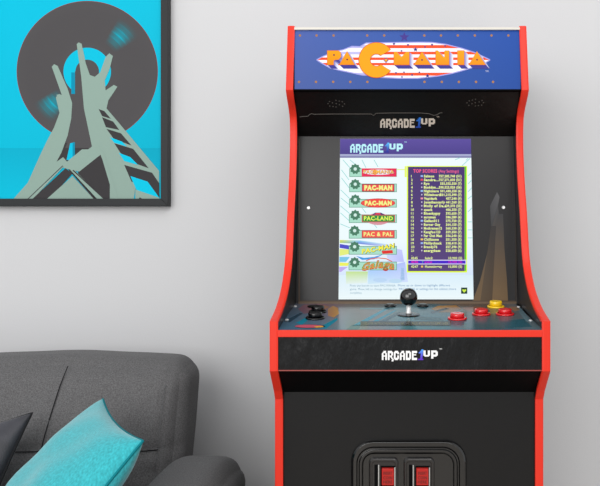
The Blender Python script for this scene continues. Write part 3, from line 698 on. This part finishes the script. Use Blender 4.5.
# clip: anything of the print lies inside the frame opening (traced limits)
# ------------------------------------------------------------ sofa
def softbox(bm, sx_, sy_, sz_, r, puff=(0,0,0), n=26, fn=None):
    """rounded, puffed box centred at origin; fn maps each point to world"""
    nn = n; grid = {}
    def vert(p):
        k = tuple(round(c, 5) for c in p)
        if k in grid: return grid[k]
        h = (sx_/2, sy_/2, sz_/2)
        q = [p[i]*h[i] for i in range(3)]
        c = [max(-(h[i]-r), min(h[i]-r, q[i])) for i in range(3)]
        d = Vector([q[i]-c[i] for i in range(3)])
        if d.length > 1e-9: d = d.normalized()*r
        o = Vector(c)+d
        u, v, w = p
        o.x += math.copysign(1,u)*puff[0]*abs(u)*(1-v*v)*(1-w*w) if u else 0
        o.y += math.copysign(1,v)*puff[1]*abs(v)*(1-u**4)*(1-w**4) if v else 0
        o.z += math.copysign(1,w)*puff[2]*abs(w)*(1-v*v)*(1-u**4) if w else 0
        grid[k] = bm.verts.new(fn(o, p) if fn else o); return grid[k]
    def par(i):
        t = -1+2*i/nn
        return math.copysign(1-(1-abs(t))**1.35, t) if t else 0.0   # more rows near the edges
    for ax in range(3):
        for s in (-1.0, 1.0):
            for i in range(nn):
                for j in range(nn):
                    q = []
                    for a, b in ((i,j),(i+1,j),(i+1,j+1),(i,j+1)):
                        p = [0,0,0]; p[ax] = s; p[(ax+1)%3] = par(a); p[(ax+2)%3] = par(b); q.append(vert(tuple(p)))
                    bm.faces.new(q)
sofa = thing('sofa', (-1.2, -0.55, 0), 'charcoal fabric sofa with rounded armrest against the wall, left of the arcade machine', 'sofa')
ARM_OUT = -0.300
lean = math.radians(21)
def backfn(xc, Zt, zt, hgt, th, bump):
    def fn(o, p):
        # local: x right, y thickness (front = -), z up along the lean
        u = o.z - hgt/2; yy = o.y
        seam = 0.0
        front = p[1] < -0.5
        z = zt + u*math.cos(lean) + yy*math.sin(lean)*-1*0
        y = (YW+Zt) + u*math.sin(lean) + yy
        # gentle crown and droop of the top edge, wrinkles
        z += -0.012*max(0, p[2])*abs(p[0])**3*0.5 + 0.0016*math.sin(o.x*17+1.3)*max(0,p[2])
        y += bump*(0.004*math.sin(o.x*14+o.z*9) + 0.003*math.sin(o.x*33-o.z*21))
        if p[1] < 0:
            d = min(abs(o.x - 0.028 - 0.10*(o.z-0.2)), 1)
            if o.z > 0.055: y += 0.006*math.exp(-(d/0.008)**2)
            d2 = abs(o.z - 0.055); y += 0.006*math.exp(-(d2/0.008)**2)
            y += 0.0022*math.sin(o.z*105+2*math.sin(o.z*31))*math.exp(-((abs(o.x)-0.232)/0.016)**2)
            y += 0.0035*math.sin(o.x*30+o.z*55)*math.exp(-((o.x+0.12)/0.13)**2-((o.z-0.18)/0.05)**2)
            if p[0] > 0: y += 0.003*math.exp(-((o.x-(0.2825-0.036))/0.006)**2)
        return Vector((xc+o.x, y, z))
    return fn
for i, xc in enumerate((-0.7175, -1.2875, -1.8575)):
    bm = bmesh.new(); f = backfn(xc, 1.575, 1.05-.252, 0.47, 0.16, 1)
    softbox(bm, 0.570, 0.155, 0.47, 0.052, (0.004, 0.026, 0.006), 60, f)
    c = link('back_cushion', bm, M['sofa'], sofa, smooth=True)
    def fp(x, z, off=0.0):
        # point on the cushion's front skin
        u = x/0.285; w = z/0.235
        yy = -0.0775 - 0.026*(1-u**4)*(1-w**4)
        return f(Vector((x, yy-off, z)), (u, -1.0, w))
    bm = bmesh.new(); tube(bm, [fp(0.028+0.10*(z-0.2), z, 0.0042) for z in [0.222-k*0.167/16 for k in range(17)]], 0.0011, 6)
    tube(bm, [fp(x, 0.055, 0.0042) for x in [-0.245+k*0.49/20 for k in range(21)]], 0.0010, 6)
    link('seam', bm, M['seam'], c)
    bm = bmesh.new()
    zz = 0.19
    while zz > -0.20:
        tube(bm, [fp(0.2465, zz, 0.0042), fp(0.2465, zz-0.006, 0.0042)], 0.0007, 4); zz -= 0.0105
    link('stitching', bm, M['stitch'], c)
def armfn(s, xo, xi):
    def fn(o, p):
        # o.y along depth; top rolls outward
        x = o.x; z = o.z
        top = max(0, p[2])
        x += 0.012*top*(1 if s > 0 else -1)
        dz = 0.0
        dz += 0.006*math.sin(o.y*7)*top
        dz -= 0.016*top*max(0, p[0]*s)**3
        # the back end of the arm dips and rounds
        e = max(0, (o.y-0.20)/0.17); dz -= 0.030*e*e*top
        return Vector(((xo+xi)/2 + x, -0.628 + o.y, 0.346 + z + dz))
    return fn
for s, xo, xi in ((1, -0.316, -0.458), (-1, -2.274, -2.132)):
    bm = bmesh.new(); softbox(bm, 0.142, 0.76, 0.54, 0.038, (0.010, 0.0, 0.012), 26, armfn(s, xo, xi)); link('armrest', bm, M['sofa'], sofa, smooth=True)
bm = bmesh.new(); softbox(bm, 1.70, 0.12, 0.44, 0.03, (0,0.004,0), 12, lambda o, p: Vector((-1.295+o.x, -0.10+o.y, 0.30+o.z))); link('back_frame', bm, M['sofa'], sofa, smooth=True)
bm = bmesh.new(); softbox(bm, 1.69, 0.78, 0.20, 0.03, (0,0,0), 12, lambda o, p: Vector((-1.295+o.x, -0.56+o.y, 0.16+o.z))); link('seat_base', bm, M['sofa'], sofa, smooth=True)
for xc in (-0.7405, -1.295, -1.8495):
    bm = bmesh.new(); softbox(bm, 0.55, 0.60, 0.16, 0.045, (0,0.006,0.012), 20, lambda o, p, xc=xc: Vector((xc+o.x, -0.665+o.y, 0.318+o.z))); link('seat_cushion', bm, M['sofa'], sofa, smooth=True)
for x, y in ((-0.42,-0.90),(-2.17,-0.90),(-0.42,-0.12),(-2.17,-0.12)):
    bm = bmesh.new(); lathe(bm, (x, y, 0), (0,0,1), [(0.018,0),(0.024,0.07),(0.024,0.075)], 20); link('foot', bm, M['dark'], sofa)
# ------------------------------------------------------------ throw pillows
def pillow(name, A, B, D, H, m, pm, label, pinch=0.16, n=40):
    A, B, D = Vector(A), Vector(B), Vector(D); C_ = B + (D-A)
    ctr = (A+C_)/2; U = (B-A)/2; V = (D-A)/2
    Nn = U.cross(V).normalized()
    if Nn.y > 0: Nn = -Nn
    root = thing(name, (ctr.x, ctr.y, min(p.z for p in (A,B,C_,D))), label, 'cushion')
    def pos(s, t, side):
        ss = s*(1-pinch*(1-t*t)*abs(s)**3); tt = t*(1-pinch*(1-s*s)*abs(t)**3)
        h = H*(max(0,(1-s*s))*max(0,(1-t*t)))**0.42
        h *= 1 + 0.05*math.sin(s*7+t*4) + 0.04*math.sin(t*11-s*3)
        return ctr + U*ss + V*tt + Nn*h*side
    bm = bmesh.new(); g = {}
    for side in (1, -1):
        for i in range(n+1):
            for j in range(n+1):
                s = math.sin(math.pi/2*(-1+2*i/n)); t = math.sin(math.pi/2*(-1+2*j/n))
                if i in (0,n) or j in (0,n):
                    g[(side,i,j)] = g.get((1,i,j)) or bm.verts.new(pos(s,t,side))
                else: g[(side,i,j)] = bm.verts.new(pos(s,t,side))
        for i in range(n):
            for j in range(n):
                bm.faces.new((g[(side,i,j)], g[(side,i+1,j)], g[(side,i+1,j+1)], g[(side,i,j+1)]))
    link('cover', bm, m, root, smooth=True)
    bm = bmesh.new(); e = []
    K = 40
    for k in range(K): e.append(pos(-1+2*k/K, -1, 0))
    for k in range(K): e.append(pos(1, -1+2*k/K, 0))
    for k in range(K): e.append(pos(1-2*k/K, 1, 0))
    for k in range(K): e.append(pos(-1, 1-2*k/K, 0))
    tube(bm, e, 0.0022, 6, closed=True); link('piping', bm, pm, root, smooth=True)
    return root
A = W(103, 399, 1.36); B = W(143, 441, 1.06); D = W(-52, 584, 1.19)
pillow('throw_pillow', A, B, D, 0.058, M['teal'], M['tealpipe'], 'turquoise velvet throw pillow leaning on the charcoal sofa back', 0.065)
A = W(32, 413, 1.355); B = W(-95, 446, 1.33); D = W(-30, 560, 1.22)
pillow('throw_pillow', A, B, D, 0.038, M['darkcush'], M['seam'], 'dark grey satin throw pillow at the left edge beside the turquoise one', 0.05)
# ------------------------------------------------------------ camera and light
cam = bpy.data.cameras.new('camera'); co = bpy.data.objects.new('camera', cam); COL.objects.link(co)
co.location = CAM; co.rotation_euler = (math.radians(90), 0, 0); cam.lens = 42.0; cam.sensor_width = 36; cam.shift_x = -0.15; cam.clip_start = 0.02
S.camera = co
w = bpy.data.worlds.new('world'); S.world = w; w.use_nodes = True
bg = w.node_tree.nodes['Background']; bg.inputs['Color'].default_value = (0.97, 0.985, 1.0, 1); bg.inputs['Strength'].default_value = 0.77
def area(name, loc, tgt, size, size_y, power, col=(1,1,1)):
    l = bpy.data.lights.new(name, 'AREA'); l.shape = 'RECTANGLE'; l.size = size; l.size_y = size_y; l.energy = power; l.color = col
    o = bpy.data.objects.new(name, l); COL.objects.link(o); o.location = loc
    o.rotation_euler = (Vector(tgt)-Vector(loc)).to_track_quat('-Z', 'Y').to_euler(); return o
area('window_light', (-1.2, -3.4, 1.9), (0, -0.3, 1.0), 2.4, 2.0, 58, (1, 0.99, 0.97))
area('ceiling_light', (0.6, -2.4, 2.9), (0, -0.3, 0.9), 1.6, 1.2, 20, (1, 0.99, 0.97))
S.view_settings.view_transform = 'Standard'; S.view_settings.look = 'None'; S.view_settings.exposure = 0; S.view_settings.gamma = 1
S.cycles.use_denoising = True
